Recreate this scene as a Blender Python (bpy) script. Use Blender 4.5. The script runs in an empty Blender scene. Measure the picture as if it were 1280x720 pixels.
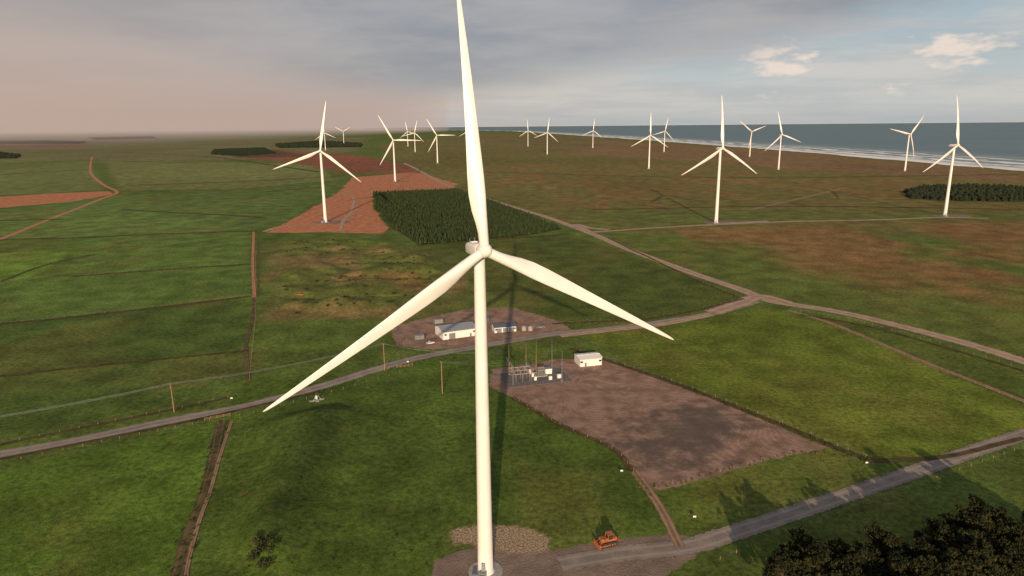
import bpy, math, random
import numpy as np
from mathutils import Vector, Matrix
random.seed(7); rng=np.random.default_rng(7)
scene=bpy.context.scene
scene.view_settings.view_transform='Standard'
try: scene.view_settings.look='None'
except Exception: pass
scene.view_settings.exposure=0
R=math.radians
# ---------------------------------------------------------------- camera (drone, 126 m above the plain)
CH=126.0; PITCH=R(13.38); ROLL=R(0.5); F=24/36*1280
r0=Vector((1,0,0)); u0=Vector((0,math.sin(PITCH),math.cos(PITCH))); w=Vector((0,math.cos(PITCH),-math.sin(PITCH)))
rr=r0*math.cos(ROLL)-u0*math.sin(ROLL); uu=u0*math.cos(ROLL)+r0*math.sin(ROLL)
cd=bpy.data.cameras.new('camera'); cam=bpy.data.objects.new('camera',cd); scene.collection.objects.link(cam)
cd.lens=24; cd.sensor_width=36; cd.clip_start=0.5; cd.clip_end=400000
M=Matrix.Identity(4)
for i in range(3):
    M[i][0]=rr[i]; M[i][1]=uu[i]; M[i][2]=-w[i]
M[2][3]=CH
cam.matrix_world=M; scene.camera=cam
def G(px,py):
    "survey: bearing measured on the photograph -> ground position in metres"
    d=w+rr*((px-640)/F)-uu*((py-360)/F)
    t=CH/max(-d.z,1e-4)
    return (d.x*t,d.y*t)
def GP(l): return [G(*p) for p in l]
# ---------------------------------------------------------------- numpy noise / sdf
def vnoise(x,y,seed=0):
    x=np.asarray(x,float); y=np.asarray(y,float)
    xi=np.floor(x).astype(np.int64); yi=np.floor(y).astype(np.int64)
    fx=x-xi; fy=y-yi; fx=fx*fx*(3-2*fx); fy=fy*fy*(3-2*fy)
    def hh(a,b):
        h=(a*374761393+b*668265263+seed*974634777)&0xffffffff
        h=((h^(h>>13))*1274126177)&0xffffffff
        h=h^(h>>16); return (h&0xffffff)/float(0xffffff)
    a=hh(xi,yi);b=hh(xi+1,yi);c=hh(xi,yi+1);d=hh(xi+1,yi+1)
    return (a*(1-fx)+b*fx)*(1-fy)+(c*(1-fx)+d*fx)*fy
def fbm(x,y,seed=0,o=4):
    s=0;a=.5;t=0
    for i in range(o):
        s=s+a*vnoise(x*2**i+i*17.3,y*2**i-i*9.1,seed+i); t+=a; a*=.5
    return s/t
def sdf(poly,x,y):
    x=np.asarray(x,float);y=np.asarray(y,float)
    best=np.full(x.shape,1e30); ins=np.zeros(x.shape,bool)
    n=len(poly)
    for i in range(n):
        ax,ay=poly[i];bx,by=poly[(i+1)%n]
        ex,ey=bx-ax,by-ay
        L=ex*ex+ey*ey+1e-9
        t=np.clip(((x-ax)*ex+(y-ay)*ey)/L,0,1)
        d=(x-ax-t*ex)**2+(y-ay-t*ey)**2
        best=np.minimum(best,d)
        c=((ay>y)!=(by>y))
        xx=ax+(y-ay)*ex/(ey if abs(ey)>1e-9 else 1e-9)
        ins^=(c&(x<xx))
    d=np.sqrt(best)
    return np.where(ins,-d,d)
def sst(a,b,x):
    t=np.clip((x-a)/(b-a),0,1); return t*t*(3-2*t)
# ---------------------------------------------------------------- node helper
class NT:
    def __init__(s,tree): s.t=tree; tree.nodes.clear()
    def n(s,typ,**k):
        nd=s.t.nodes.new(typ)
        for a,b in k.items(): setattr(nd,a,b)
        return nd
    def put(s,sock,v):
        if v is None: return
        if isinstance(v,bpy.types.NodeSocket): s.t.links.new(v,sock)
        else:
            if isinstance(v,(tuple,list)) and len(v)==3 and sock.type=='RGBA': v=(*v,1)
            sock.default_value=v
    def m(s,op,a,b=None,c=None,clamp=False):
        nd=s.n('ShaderNodeMath',operation=op); nd.use_clamp=clamp
        s.put(nd.inputs[0],a); s.put(nd.inputs[1],b); s.put(nd.inputs[2],c)
        return nd.outputs[0]
    def mix(s,f,a,b,mode='MIX'):
        nd=s.n('ShaderNodeMix',data_type='RGBA',blend_type=mode)
        s.put(nd.inputs[0],f); s.put(nd.inputs[6],a); s.put(nd.inputs[7],b)
        return nd.outputs[2]
    def noise(s,vec,scale,detail=4,rough=.55,w=None):
        nd=s.n('ShaderNodeTexNoise'); s.put(nd.inputs['Vector'],vec)
        nd.inputs['Scale'].default_value=scale; nd.inputs['Detail'].default_value=detail; nd.inputs['Roughness'].default_value=rough
        return nd.outputs[0]
    def mr(s,v,a,b,c=0,d=1,smooth=True):
        nd=s.n('ShaderNodeMapRange'); nd.interpolation_type='SMOOTHSTEP' if smooth else 'LINEAR'
        s.put(nd.inputs[0],v)
        for i,q in zip((1,2,3,4),(a,b,c,d)): s.put(nd.inputs[i],q)
        return nd.outputs[0]
    def attr(s,name): return s.n('ShaderNodeAttribute',attribute_name=name)
    def geo(s): return s.n('ShaderNodeNewGeometry').outputs['Position']
    def obj(s): return s.n('ShaderNodeTexCoord').outputs['Object']
    def vm(s,op,a,b):
        nd=s.n('ShaderNodeVectorMath',operation=op); s.put(nd.inputs[0],a); s.put(nd.inputs[1],b); return nd.outputs[0]
    def bsdf(s,col,rough=.8,spec=.3,metal=0,bump=None,bstr=.3,bdist=.1,alpha=None):
        b=s.n('ShaderNodeBsdfPrincipled')
        s.put(b.inputs['Base Color'],col); s.put(b.inputs['Roughness'],rough); s.put(b.inputs['Specular IOR Level'],spec); s.put(b.inputs['Metallic'],metal)
        if bump is not None:
            bn=s.n('ShaderNodeBump'); bn.inputs['Strength'].default_value=bstr; bn.inputs['Distance'].default_value=bdist
            s.put(bn.inputs['Height'],bump); s.put(b.inputs['Normal'],bn.outputs[0])
        o=s.n('ShaderNodeOutputMaterial')
        if alpha is not None:
            tr=s.n('ShaderNodeBsdfTransparent'); mx=s.n('ShaderNodeMixShader')
            s.put(mx.inputs[0],alpha); s.t.links.new(tr.outputs[0],mx.inputs[1]); s.t.links.new(b.outputs[0],mx.inputs[2])
            s.t.links.new(mx.outputs[0],o.inputs[0])
        else: s.t.links.new(b.outputs[0],o.inputs[0])
        return b
def newmat(name):
    m=bpy.data.materials.new(name); m.use_nodes=True; return m,NT(m.node_tree)
def simple(name,col,rough=.6,spec=.4,metal=0,var=.25,scale=1.5):
    m,t=newmat(name); p=t.obj()
    n=t.noise(p,scale,3,.6); f=t.mr(n,.3,.7,1-var,1+var*.5)
    cmb=t.n('ShaderNodeCombineXYZ'); c=t.vm('MULTIPLY',tuple(col),cmb.outputs[0])
    for i in range(3): t.put(cmb.inputs[i],f)
    t.bsdf(c,rough,spec,metal); return m
# ---------------------------------------------------------------- land layout (metres)
sea_poly=[(1400,-4000),(1390,1200),(1345,1900),(1330,3100),(1150,5400),(940,8000),(0,17000),(-2500,25000),(-9000,40000),(-20000,95000),(300000,95000),(300000,-4000)]
yard=GP([(615,462),(700,449),(765,450),(830,475),(900,503),(965,530),(1035,560),(965,574),(885,597),(822,614),(792,590),(765,560),(700,530),(640,497),(610,482)])
yard2=GP([(487,410),(520,400),(585,386),(640,384),(700,402),(716,413),(640,428),(540,437),(497,432)])
pad=GP([(545,700),(590,684),(640,684),(690,688),(760,676),(830,668),(880,672),(905,676),(860,700),(800,740),(760,790),(560,790),(535,740)])
straw=GP([(562,664),(600,655),(660,660),(690,672),(684,690),(640,692),(600,684),(566,680)])
soil=GP([(333,291),(365,274),(400,254),(425,240),(440,222),(520,215),(572,230),(560,238),(468,242),(466,258),(486,284),(480,292),(400,290)])
plow=GP([(-60,249),(0,246),(60,242),(135,239),(141,243),(90,252),(0,260),(-60,264)])
gully=GP([(330,300),(480,298),(545,315),(590,355),(540,385),(480,398),(400,402),(332,396)])
ridge=GP([(300,525),(430,500),(560,480),(585,520),(560,600),(520,670),(330,760),(262,700),(285,600)])
turb=[ # hub height 95 m, base bearing, blade phase
 ((607,714),92.2),((407,278),80),((407,188),95),((430,181),150),((494,227),119),((510,183),100),((519,190),75),((547,204),120),((585,183),90),
 ((660,183),92),((684,193),80),((741,185),82),((811,211),88),((830,190),75),((895,279),89),((937,196),140),((973,212),101),((1131,214),47),((1181,270),91)]
pads=[G(*t[0]) for t in turb]
def coastd(x,y):
    return sdf(sea_poly,x,y)+ (fbm(x/260,y/260,31,4)-.5)*90*sst(400,1500,np.abs(y)+np.abs(x))
def height(x,y):
    x=np.asarray(x,float);y=np.asarray(y,float)
    D=np.hypot(x,y)
    fade=1-sst(700,1600,D)
    flat=np.minimum.reduce([sdf(p,x,y) for p in (yard,yard2,pad)])
    fl=sst(0,25,flat)
    h=fade*fl*(fbm(x/130,y/130,3,3)-.5)*2.2
    g=sst(0,30,-sdf(gully,x,y)); h=h+g*(8*np.abs(fbm(x/60,y/60,11,4)-.5)*2)*1.3
    g2=sst(0,18,-sdf(ridge,x,y))
    rl=np.array(G(395,528)),np.array(G(318,690))
    e=rl[1]-rl[0]; t=np.clip(((x-rl[0][0])*e[0]+(y-rl[0][1])*e[1])/(e@e),0,1)
    dd=np.hypot(x-rl[0][0]-t*e[0],y-rl[0][1]-t*e[1])
    h=h+g2*(4.2*np.exp(-(dd/16)**2)+4*(fbm(x/40,y/40,21,4)-.5))
    return h
def h1(x,y): return float(height(np.array([x]),np.array([y]))[0])
# ---------------------------------------------------------------- ground sheet
def axis(a,b,step,g1,m1,g2,lo,hi):
    core=list(np.arange(a,b+1e-6,step))
    def grow(s,sign,lim):
        out=[];p=s;st=step
        while (p<lim if sign>0 else p>lim):
            st*= g1 if abs(p-s)<m1 else g2
            p+=sign*st; out.append(p)
        return out
    return np.array(grow(a,-1,lo)[::-1]+core+grow(b,1,hi))
xs=axis(-330,330,2.0,1.014,1500,1.07,-70000,70000)
ys=axis(120,620,2.0,1.011,3500,1.06,-3000,92000)
X,Y=np.meshgrid(xs,ys); x=X.ravel();y=Y.ravel()
def gridmesh(name,x,y,z,nx,ny):
    me=bpy.data.meshes.new(name); N=nx*ny
    me.vertices.add(N); me.vertices.foreach_set('co',np.stack([x,y,z],1).astype(np.float32).ravel())
    i=np.arange(nx-1);j=np.arange(ny-1);I,J=np.meshgrid(i,j); a=(J*nx+I).ravel()
    q=np.stack([a,a+1,a+nx+1,a+nx],1).astype(np.int32)
    me.loops.add(q.size); me.loops.foreach_set('vertex_index',q.ravel())
    me.polygons.add(len(q)); me.polygons.foreach_set('loop_start',(np.arange(len(q))*4).astype(np.int32)); me.polygons.foreach_set('loop_total',np.full(len(q),4,np.int32))
    me.polygons.foreach_set('use_smooth',np.ones(len(q),bool))
    me.update(calc_edges=True); return me
cdist=coastd(x,y)
z=height(x,y)
z=z-40*sst(0,22,-cdist)+ 3*sst(160,40,cdist)*sst(0,40,cdist)*fbm(x/90,y/90,41,3)
gm=gridmesh('ground',x,y,z,len(xs),len(ys))
ground=bpy.data.objects.new('ground',gm); scene.collection.objects.link(ground)
D=np.hypot(x,y)
GREEN=(.098,.14,.028);OL=(.155,.138,.042);RU=(.235,.12,.052);DK=(.06,.042,.028)
col=np.zeros((len(x),3)); col[:]=GREEN
wx=(fbm(x/35,y/35,51,4)-.5); wy=(fbm(x/35+90,y/35,57,4)-.5)
far=np.clip(D/500,.4,8)
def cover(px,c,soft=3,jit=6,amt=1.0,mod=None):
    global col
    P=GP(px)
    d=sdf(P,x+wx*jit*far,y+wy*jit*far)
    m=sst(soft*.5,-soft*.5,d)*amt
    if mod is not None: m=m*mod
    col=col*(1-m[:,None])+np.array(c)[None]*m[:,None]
n1=fbm(x/90,y/160,61,4); n2=fbm(x/260,y/500,65,4); n3=fbm(x/45,y/110,69,5)
cover([(600,166),(2600,166),(2600,300),(1280,300),(740,290),(560,232),(500,205),(470,182)],OL,60,10,.95)
cover([(700,262),(1000,262),(1280,266),(1280,276),(1000,276),(740,289)],(.115,.142,.034),20,10,.8)
cover([(740,291),(2400,300),(2600,520),(1280,452),(1060,393),(950,372),(840,333)],(.112,.142,.029),6,2,.95)
cover([(800,288),(1280,277),(1500,330),(1290,385),(1130,365),(1000,340),(860,310)],RU,60,25,.8,sst(.4,.62,n1))
cover([(560,212),(760,200),(1000,215),(1280,225),(1290,262),(1000,258),(760,262),(640,240)],RU,80,30,.5,sst(.45,.65,n3))
cover([(760,176),(1000,191),(1280,217),(1290,228),(1000,212),(700,190)],(.24,.13,.075),120,30,.7)
cover([(620,168),(760,174),(900,200),(640,190),(520,184)],(.20,.13,.075),120,30,.5,sst(.4,.6,n1))
cover([(520,305),(640,299),(710,290),(930,372),(935,378),(820,400),(700,412),(640,380),(560,340)],(.078,.105,.022),4,1)
cover([(730,420),(900,392),(960,386),(1060,412),(1200,470),(1400,560),(1400,540),(1280,545),(1180,572),(1090,572),(1000,540),(850,480)],(.122,.158,.022),4,1)
cover([(990,388),(1130,410),(1300,455),(1300,505),(1200,470),(1060,412)],(.088,.12,.024),3,1)
cover([(0,590),(265,532),(255,600),(215,720),(-300,720),(-300,600)],(.09,.152,.022),3,1)
cover([(-300,408),(0,405),(312,372),(310,478),(200,508),(0,545),(-300,600)],(.076,.122,.025),4,1)
cover([(-300,345),(86,345),(312,331),(312,370),(0,404),(-300,420)],(.102,.165,.034),4,1)
cover([(-300,310),(0,318),(92,310),(60,336),(20,350),(-300,350)],(.145,.25,.036),6,4,.8)
cover([(95,298),(312,288),(312,330),(86,344)],(.108,.176,.036),4,1)
cover([(-600,168),(460,172),(440,190),(300,200),(-600,215)],(.18,.165,.085),80,10,.8)
cover([(-300,262),(0,262),(140,245),(310,238),(420,228),(360,275),(315,288),(0,300),(-300,330)],(.122,.19,.045),10,2)
cover([(-300,200),(110,200),(130,238),(0,244),(-300,250)],(.15,.185,.058),10,2)
cover([(130,200),(400,205),(420,226),(300,236),(150,238)],(.165,.19,.062),10,2)
cover([(180,245),(420,225),(400,250),(330,285),(200,270)],(.095,.145,.036),20,5,.7)
cover([(300,478),(430,470),(560,440),(640,430),(612,480),(700,530),(765,560),(820,640),(840,668),(680,665),(560,655),(530,720),(500,800),(220,800),(270,600)],(.078,.122,.021),6,2)
cover([(380,520),(440,500),(430,560),(380,640),(340,680),(350,600)],(.042,.064,.016),22,8,.75)  # shaded slope of the ridge, painted as darker green in the cover colour
cover([(330,300),(560,312),(600,360),(560,395),(330,402)],(.12,.13,.036),20,10,.7)
cover([(330,300),(560,312),(600,360),(560,395),(330,402)],(.20,.14,.06),20,10,.8,sst(.55,.68,n3))
cover([(410,345),(450,340),(470,352),(430,360)],(.30,.18,.085),12,10,.7)  # sunlit orange patch on the hummocks, painted into the cover colour
cover([(470,345),(520,345),(535,362),(500,366)],(.20,.105,.05),12,10,.7)
cover([(262,190),(330,186),(450,194),(515,208),(520,216),(430,217),(380,205),(300,197)],(.24,.085,.055),40,10,.95)
cover([(262,190),(330,186),(400,196),(300,197)],DK,20,10,.7)
cover([(-300,176),(60,175),(130,178),(90,184),(-300,185)],(.19,.085,.06),60,8,.9)
cover([(880,600),(1000,560),(1090,578),(1030,600),(900,650),(850,665),(825,620)],(.105,.145,.026),4,2,.9)
cover([(820,720),(1000,660),(1280,560),(1500,520),(1500,900),(820,900)],(.085,.118,.024),3,1)
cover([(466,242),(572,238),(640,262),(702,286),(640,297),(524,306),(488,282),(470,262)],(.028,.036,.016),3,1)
mod=(.80+.40*fbm(x/22,y/40,71,4))*(.80+.40*n2)  # field mottling, plus broad cloud-shadow tone put into the cover colour
patch=sst(.5,.7,fbm(x/55,y/70,77,5))
col=col*mod[:,None]
col=col*(1-.35*patch[:,None])+np.array((.17,.14,.042))[None]*.35*patch[:,None]
ca=gm.color_attributes.new('cover','FLOAT_COLOR','POINT')
ca.data.foreach_set('color',np.concatenate([col,np.ones((len(x),1))],1).astype(np.float32).ravel())
def fattr(me,name,v):
    a=me.attributes.new(name,'FLOAT','POINT'); a.data.foreach_set('value',v.astype(np.float32))
sdy=np.minimum(sdf(yard,x,y),sdf(yard2,x,y))
fattr(gm,'sd_yard',np.clip(sdy,-60,60))
sdp=sdf(pad,x,y)
for i,(bx,by) in enumerate(pads):
    if i and math.hypot(bx,by)<1900: sdp=np.minimum(sdp,np.hypot((x-bx-10)/1.5,y-by)-17)
fattr(gm,'sd_pad',np.clip(sdp,-60,60))
fattr(gm,'sd_straw',np.clip(sdf(straw,x,y),-60,60))
fattr(gm,'sd_soil',np.clip(np.minimum(sdf(soil,x+wx*14,y+wy*14),sdf(plow,x+wx*10,y+wy*10)),-60,60))
ds=GP([(820,520),(880,505),(935,540),(905,572),(850,592),(800,575),(790,545)])
fattr(gm,'sd_dark',np.clip(sdf(ds,x+wx*30,y+wy*30),-60,60))
gmat,t=newmat('ground_cover'); P=t.geo()
c=t.attr('cover').outputs['Color']
f1=t.mr(t.noise(P,.045,5,.6),.3,.7,.72,1.3); f2=t.mr(t.noise(P,.45,5,.7),.25,.75,.55,1.5); f3=t.mr(t.noise(P,2.6,2,.7),.25,.75,.7,1.32)
f=t.m('MULTIPLY',t.m('MULTIPLY',f1,f2),f3)
cx=t.n('ShaderNodeCombineXYZ'); [t.put(cx.inputs[i],f) for i in range(3)]
c=t.vm('MULTIPLY',c,cx.outputs[0])
nb=t.noise(P,.12,6,.65); nf=t.noise(P,1.3,4,.7); n8=t.noise(P,.2,6,.7)
c=t.mix(t.mr(n8,.55,.72,0,.5),c,(.20,.145,.05))
def mask(name,w,nz,edge=.4):
    d=t.attr(name).outputs['Fac']
    d=t.m('ADD',d,t.m('MULTIPLY',t.m('SUBTRACT',nz,.5),w))
    return t.mr(d,-edge,edge,1,0)
soilc=t.mix(t.mr(nb,.35,.65),(.40,.145,.07),(.58,.27,.15)); soilc=t.mix(t.mr(nf,.4,.7,0,.4),soilc,(.27,.11,.055))
c=t.mix(mask('sd_soil',14,nb,1.5),c,soilc)
yc=t.mix(t.mr(nb,.3,.68),(.21,.132,.098),(.37,.235,.17)); yc=t.mix(t.mr(nf,.45,.7,0,.5),yc,(.16,.115,.088))
# tyre tracks worn in sweeping arcs
pw=t.n('ShaderNodeVectorMath',operation='ADD'); t.put(pw.inputs[0],P); nv=t.n('ShaderNodeCombineXYZ'); nlow=t.noise(P,.018,1,.5)
t.put(nv.inputs[0],t.m('MULTIPLY',nlow,120)); t.put(nv.inputs[1],t.m('MULTIPLY',nlow,60)); t.put(pw.inputs[1],nv.outputs[0])
wvn=t.n('ShaderNodeTexWave',wave_type='BANDS',bands_direction='DIAGONAL'); t.put(wvn.inputs['Vector'],pw.outputs[0]); wvn.inputs['Scale'].default_value=.12; wvn.inputs['Distortion'].default_value=1.2; wvn.inputs['Detail'].default_value=2; wvn.inputs['Detail Scale'].default_value=.3
yc=t.mix(t.m('MULTIPLY',t.mr(wvn.outputs[1],.8,.97,0,.55),t.mr(nb,.4,.6)),yc,(.44,.32,.25))
dm=mask('sd_dark',60,nb,12); yc=t.mix(t.m('MULTIPLY',dm,.75),yc,(.10,.083,.073))  # irregular darker grey area in the middle of the yard
yc=t.mix(t.mr(n8,.6,.68,0,.6),yc,(.10,.11,.042))
c=t.mix(mask('sd_yard',7,n8),c,yc)
pc=t.mix(t.mr(nb,.3,.7),(.18,.13,.10),(.28,.21,.165)); pc=t.mix(t.mr(nf,.5,.75,0,.6),pc,(.13,.10,.08))
c=t.mix(mask('sd_pad',5,n8),c,pc)
sc=t.mix(t.mr(t.noise(P,1.6,4,.75),.42,.6),(.20,.14,.085),(.58,.42,.28))
c=t.mix(t.m('MULTIPLY',mask('sd_straw',9,n8,1),.9),c,sc)
t.bsdf(c,.95,.08,0,nf,.6,.6)
gm.materials.append(gmat)
# ---------------------------------------------------------------- sea
wxs=axis(900,2600,12,1.05,3000,1.1,-60000,250000); wys=axis(800,9000,30,1.03,9000,1.1,-4000,240000)
X2,Y2=np.meshgrid(wxs,wys); a,b=X2.ravel(),Y2.ravel()
sm=gridmesh('sea',a,b,np.full(len(a),-6.0),len(wxs),len(wys))
fattr(sm,'cd',np.clip(-coastd(a,b),-500,2000))
sea=bpy.data.objects.new('sea',sm); scene.collection.objects.link(sea)
m,t=newmat('sea_water'); P=t.geo(); cdv=t.attr('cd').outputs['Fac']
wv=t.m('ADD',cdv,t.m('MULTIPLY',t.noise(P,.006,5,.6),130))
ln=t.mr(t.m('SINE',t.m('MULTIPLY',wv,.055)),-.1,.5)
brk=t.mr(t.noise(P,.009,6,.7),.34,.5)
near=t.mr(cdv,300,600,1,0)
foam=t.m('MULTIPLY',t.m('MULTIPLY',ln,brk),near)
foam=t.m('MAXIMUM',foam,t.m('MULTIPLY',t.mr(wv,160,250,1,0),.95))
c=t.mix(t.mr(cdv,100,900),(.22,.28,.27),(.105,.175,.195)); c=t.mix(t.mr(t.noise(P,.0012,4,.5),.35,.7,0,.4),c,(.15,.225,.235))
c=t.mix(foam,c,(.95,.92,.88))
mpn=t.n('ShaderNodeMapping'); t.put(mpn.inputs['Vector'],P); mpn.inputs['Scale'].default_value=(.05,.02,.05)
t.bsdf(c,.5,.3,0,t.noise(mpn.outputs[0],1.2,4,.6),.5,2.0); sm.materials.append(m)
# ---------------------------------------------------------------- mesh builder
class MB:
    def __init__(s): s.v=[];s.f=[];s.m=[];s.sm=[]
    def add(s,v,f,mi=0,smooth=False):
        o=len(s.v); s.v+= [tuple(q) for q in v]
        for q in f: s.f.append([o+i for i in q]); s.m.append(mi); s.sm.append(smooth)
    def box(s,c,sz,rz=0,mi=0,M=None):
        cs,sn=math.cos(rz),math.sin(rz); v=[]
        for k in (-.5,.5):
            for (i,j) in ((-.5,-.5),(.5,-.5),(.5,.5),(-.5,.5)):
                a,b=i*sz[0],j*sz[1]; p=Vector((c[0]+a*cs-b*sn,c[1]+a*sn+b*cs,c[2]+k*sz[2]))
                v.append(M@p if M else p)
        s.add(v,[(3,2,1,0),(4,5,6,7),(0,1,5,4),(1,2,6,5),(2,3,7,6),(3,0,4,7)],mi)
    def cyl(s,p0,p1,ra,rb=None,n=10,mi=0,caps=True):
        rb=ra if rb is None else rb; p0=Vector(p0);p1=Vector(p1); d=(p1-p0).normalized()
        a=d.orthogonal().normalized(); b=d.cross(a); v=[]
        for p,q in ((p0,ra),(p1,rb)):
            for i in range(n):
                th=2*math.pi*i/n; v.append(p+a*math.cos(th)*q+b*math.sin(th)*q)
        s.add(v,[(i,(i+1)%n,n+(i+1)%n,n+i) for i in range(n)],mi,n>6)
        if caps: s.add(v[:n],[list(range(n))[::-1]],mi); s.add(v[n:],[list(range(n))],mi)
    def prism(s,prof,y0,y1,mi=0,M=None):
        "profile in xz extruded along y"
        n=len(prof); v=[Vector((a,y0,b)) for a,b in prof]+[Vector((a,y1,b)) for a,b in prof]
        if M: v=[M@q for q in v]
        s.add(v,[(i,(i+1)%n,n+(i+1)%n,n+i) for i in range(n)]+[list(range(n))[::-1],list(range(n,2*n))],mi)
    def loft(s,rings,mi=0,smooth=True,cap=True):
        n=len(rings[0]); v=[p for r in rings for p in r]; f=[]
        for k in range(len(rings)-1):
            for i in range(n): f.append((k*n+i,k*n+(i+1)%n,(k+1)*n+(i+1)%n,(k+1)*n+i))
        s.add(v,f,mi,smooth)
        if cap:
            s.add(rings[0],[list(range(n))[::-1]],mi,smooth); s.add(rings[-1],[list(range(n))],mi,smooth)
    def mesh(s,name,mats):
        me=bpy.data.meshes.new(name); me.from_pydata([tuple(q) for q in s.v],[],s.f)
        me.polygons.foreach_set('material_index',s.m); me.polygons.foreach_set('use_smooth',s.sm)
        for q in mats: me.materials.append(q)
        me.update(); return me
    def obj(s,name,mats,loc=(0,0,0),rz=0,parent=None):
        o=bpy.data.objects.new(name,s.mesh(name,mats)); scene.collection.objects.link(o)
        o.location=loc; o.rotation_euler[2]=rz
        if parent: o.parent=parent
        return o
def empty(name,loc,rz=0):
    e=bpy.data.objects.new(name,None); scene.collection.objects.link(e); e.location=loc; e.rotation_euler[2]=rz; return e
# ---------------------------------------------------------------- materials
WH=simple('turbine_paint',(.82,.79,.75),.38,.5,0,.05,.25)
GY=simple('grey_steel',(.28,.29,.30),.45,.5,.4)
CON=simple('concrete',(.36,.34,.31),.9,.2)
DKM=simple('dark_metal',(.04,.04,.045),.5,.5)
WOOD=simple('pole_timber',(.34,.21,.12),.85,.2,0,.35,3)
WHP=simple('white_cladding',(.78,.77,.74),.5,.4,0,.08)
ROOFG=simple('grey_roof',(.30,.32,.34),.4,.5,.2,.15)
ROOFB=simple('blue_roof',(.10,.14,.19),.4,.5,.2,.15)
ORG=simple('orange_paint',(.42,.13,.04),.5,.5,0,.5,2)
RED=simple('red_paint',(.45,.08,.05),.5,.4)
GLS=simple('dark_glass',(.03,.035,.04),.1,.8)
CER=simple('insulator_ceramic',(.35,.22,.16),.3,.6)
# ---------------------------------------------------------------- wind turbine
HUB=95.0; RAD=66.0
def tower_mesh():
    b=MB(); n=48; H=HUB-1.8
    rings=[]
    zz=[-1,0,.35,.36]+[H*k/12 for k in range(1,13)]
    rad=lambda q: 2.25-.80*max(q,0)/H
    for q in zz:
        r_=2.55 if q<=.35 else rad(q)
        rings.append([(r_*math.cos(2*math.pi*i/n),r_*math.sin(2*math.pi*i/n),q) for i in range(n)])
    b.loft(rings,0)
    for q in (22,45,68):
        r_=rad(q)+.03
        b.cyl((0,0,q-.12),(0,0,q+.12),r_,r_,48,0)
    b.cyl((0,0,-1),(0,0,.15),5.2,5.0,40,1)
    b.box((-1.3,-2.2,3.2),(1.1,.5,2.4),R(-30),2)
    b.box((-1.75,-2.9,1.0),(1.9,1.5,2.0),R(-30),3)
    for i in range(6): b.box((-2.35-.12*i,-4.0-.25*i,1.7-.3*i),(1.4,.3,.12),R(-30),3)
    b.box((-4.2,-3.6,.9),(2.4,1.8,1.8),R(-20),2)
    return b.mesh('tower',[WH,CON,ROOFG,GY])
def nacelle_mesh():
    b=MB(); n=32
    def ring(y,wd,ht,zc,p=5):
        o=[]
        for i in range(n):
            th=2*math.pi*i/n; c_,s_=math.cos(th),math.sin(th)
            o.append((wd*math.copysign(abs(c_)**(2/p),c_),y,zc+ht*math.copysign(abs(s_)**(2/p),s_)))
        return o
    b.loft([ring(-2.9,1.4,1.4,0,2.2),ring(-2.7,1.65,1.65,0,2.4),ring(-1.6,1.8,1.75,-.1,3),ring(2,1.85,1.7,-.1,4),ring(6.6,1.75,1.6,-.15,4),ring(7.6,1.5,1.35,-.15,3.5),ring(7.9,1.1,1.0,-.15,3)],0)
    b.cyl((0,0,-2.4),(0,0,-1.5),1.6,1.65,32,0)
    b.cyl((.7,5.8,1.3),(.7,5.8,2.7),.04,.04,6,1); b.cyl((-.7,5.8,1.3),(-.7,5.8,2.5),.04,.04,6,1)
    b.box((0,4.6,1.6),(1.6,1.6,.3),0,0)
    return b.mesh('nacelle',[WH,GY])
def rotor_mesh():
    b=MB(); n=32
    prof=[(-2.4,.05),(-2.35,.5),(-2.1,1.05),(-1.5,1.55),(-.6,1.85),(.5,1.95),(1.3,1.85),(1.55,1.6)]
    b.loft([[(r_*math.cos(2*math.pi*i/n),yy,r_*math.sin(2*math.pi*i/n)) for i in range(n)] for yy,r_ in prof],0)
    S=[0,.02,.05,.09,.14,.2,.27,.35,.45,.55,.65,.75,.84,.91,.96,.985,1.0]
    ch=np.interp(S,[0,.02,.05,.09,.14,.2,.27,.35,.45,.6,.75,.85,.93,.98,1],[2.5,2.5,2.6,3.05,3.8,4.3,4.15,3.75,3.2,2.5,1.85,1.4,1.0,.6,.15])
    th=np.interp(S,[0,.02,.05,.09,.14,.2,.27,.35,.5,1],[1,1,.97,.78,.55,.40,.32,.27,.22,.16])
    tw=np.interp(S,[0,.1,.2,.35,.6,1],[16,16,13,8,4,0])
    ci=np.interp(S,[0,.04,.15,1],[1,1,0,0])
    np_=28
    for kk in range(3):
        A=Matrix.Rotation(kk*2*math.pi/3,4,'Y'); rings=[]
        for s_,c_,t_,a_,q_ in zip(S,ch,th,tw,ci):
            ring=[]; zz=1.2+(RAD-1.2)*s_; off=4.6*s_**2.4
            for i in range(np_):
                u=2*math.pi*i/np_
                cx_,cy_=.5*math.cos(u),.5*math.sin(u)
                xf=.5-.5*math.cos(u)
                yt=5*t_*(.2969*math.sqrt(max(xf,0))-.126*xf-.3516*xf**2+.2843*xf**3-.1036*xf**4)
                ax=.34-xf; ay=(yt if math.sin(u)>=0 else -yt*.8)
                px_=(cx_*q_+ax*(1-q_))*c_; py_=(cy_*q_+ay*(1-q_))*c_
                ar=R(a_+3); X_=px_*math.cos(ar)+py_*math.sin(ar); Y_=-px_*math.sin(ar)+py_*math.cos(ar)
                ring.append(A@Vector((X_,Y_+off,zz)))
            rings.append(ring)
        b.loft(rings,0)
    return b.mesh('rotor',[WH])
TM,NM,RM=tower_mesh(),nacelle_mesh(),rotor_mesh()
YAW=18
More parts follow.
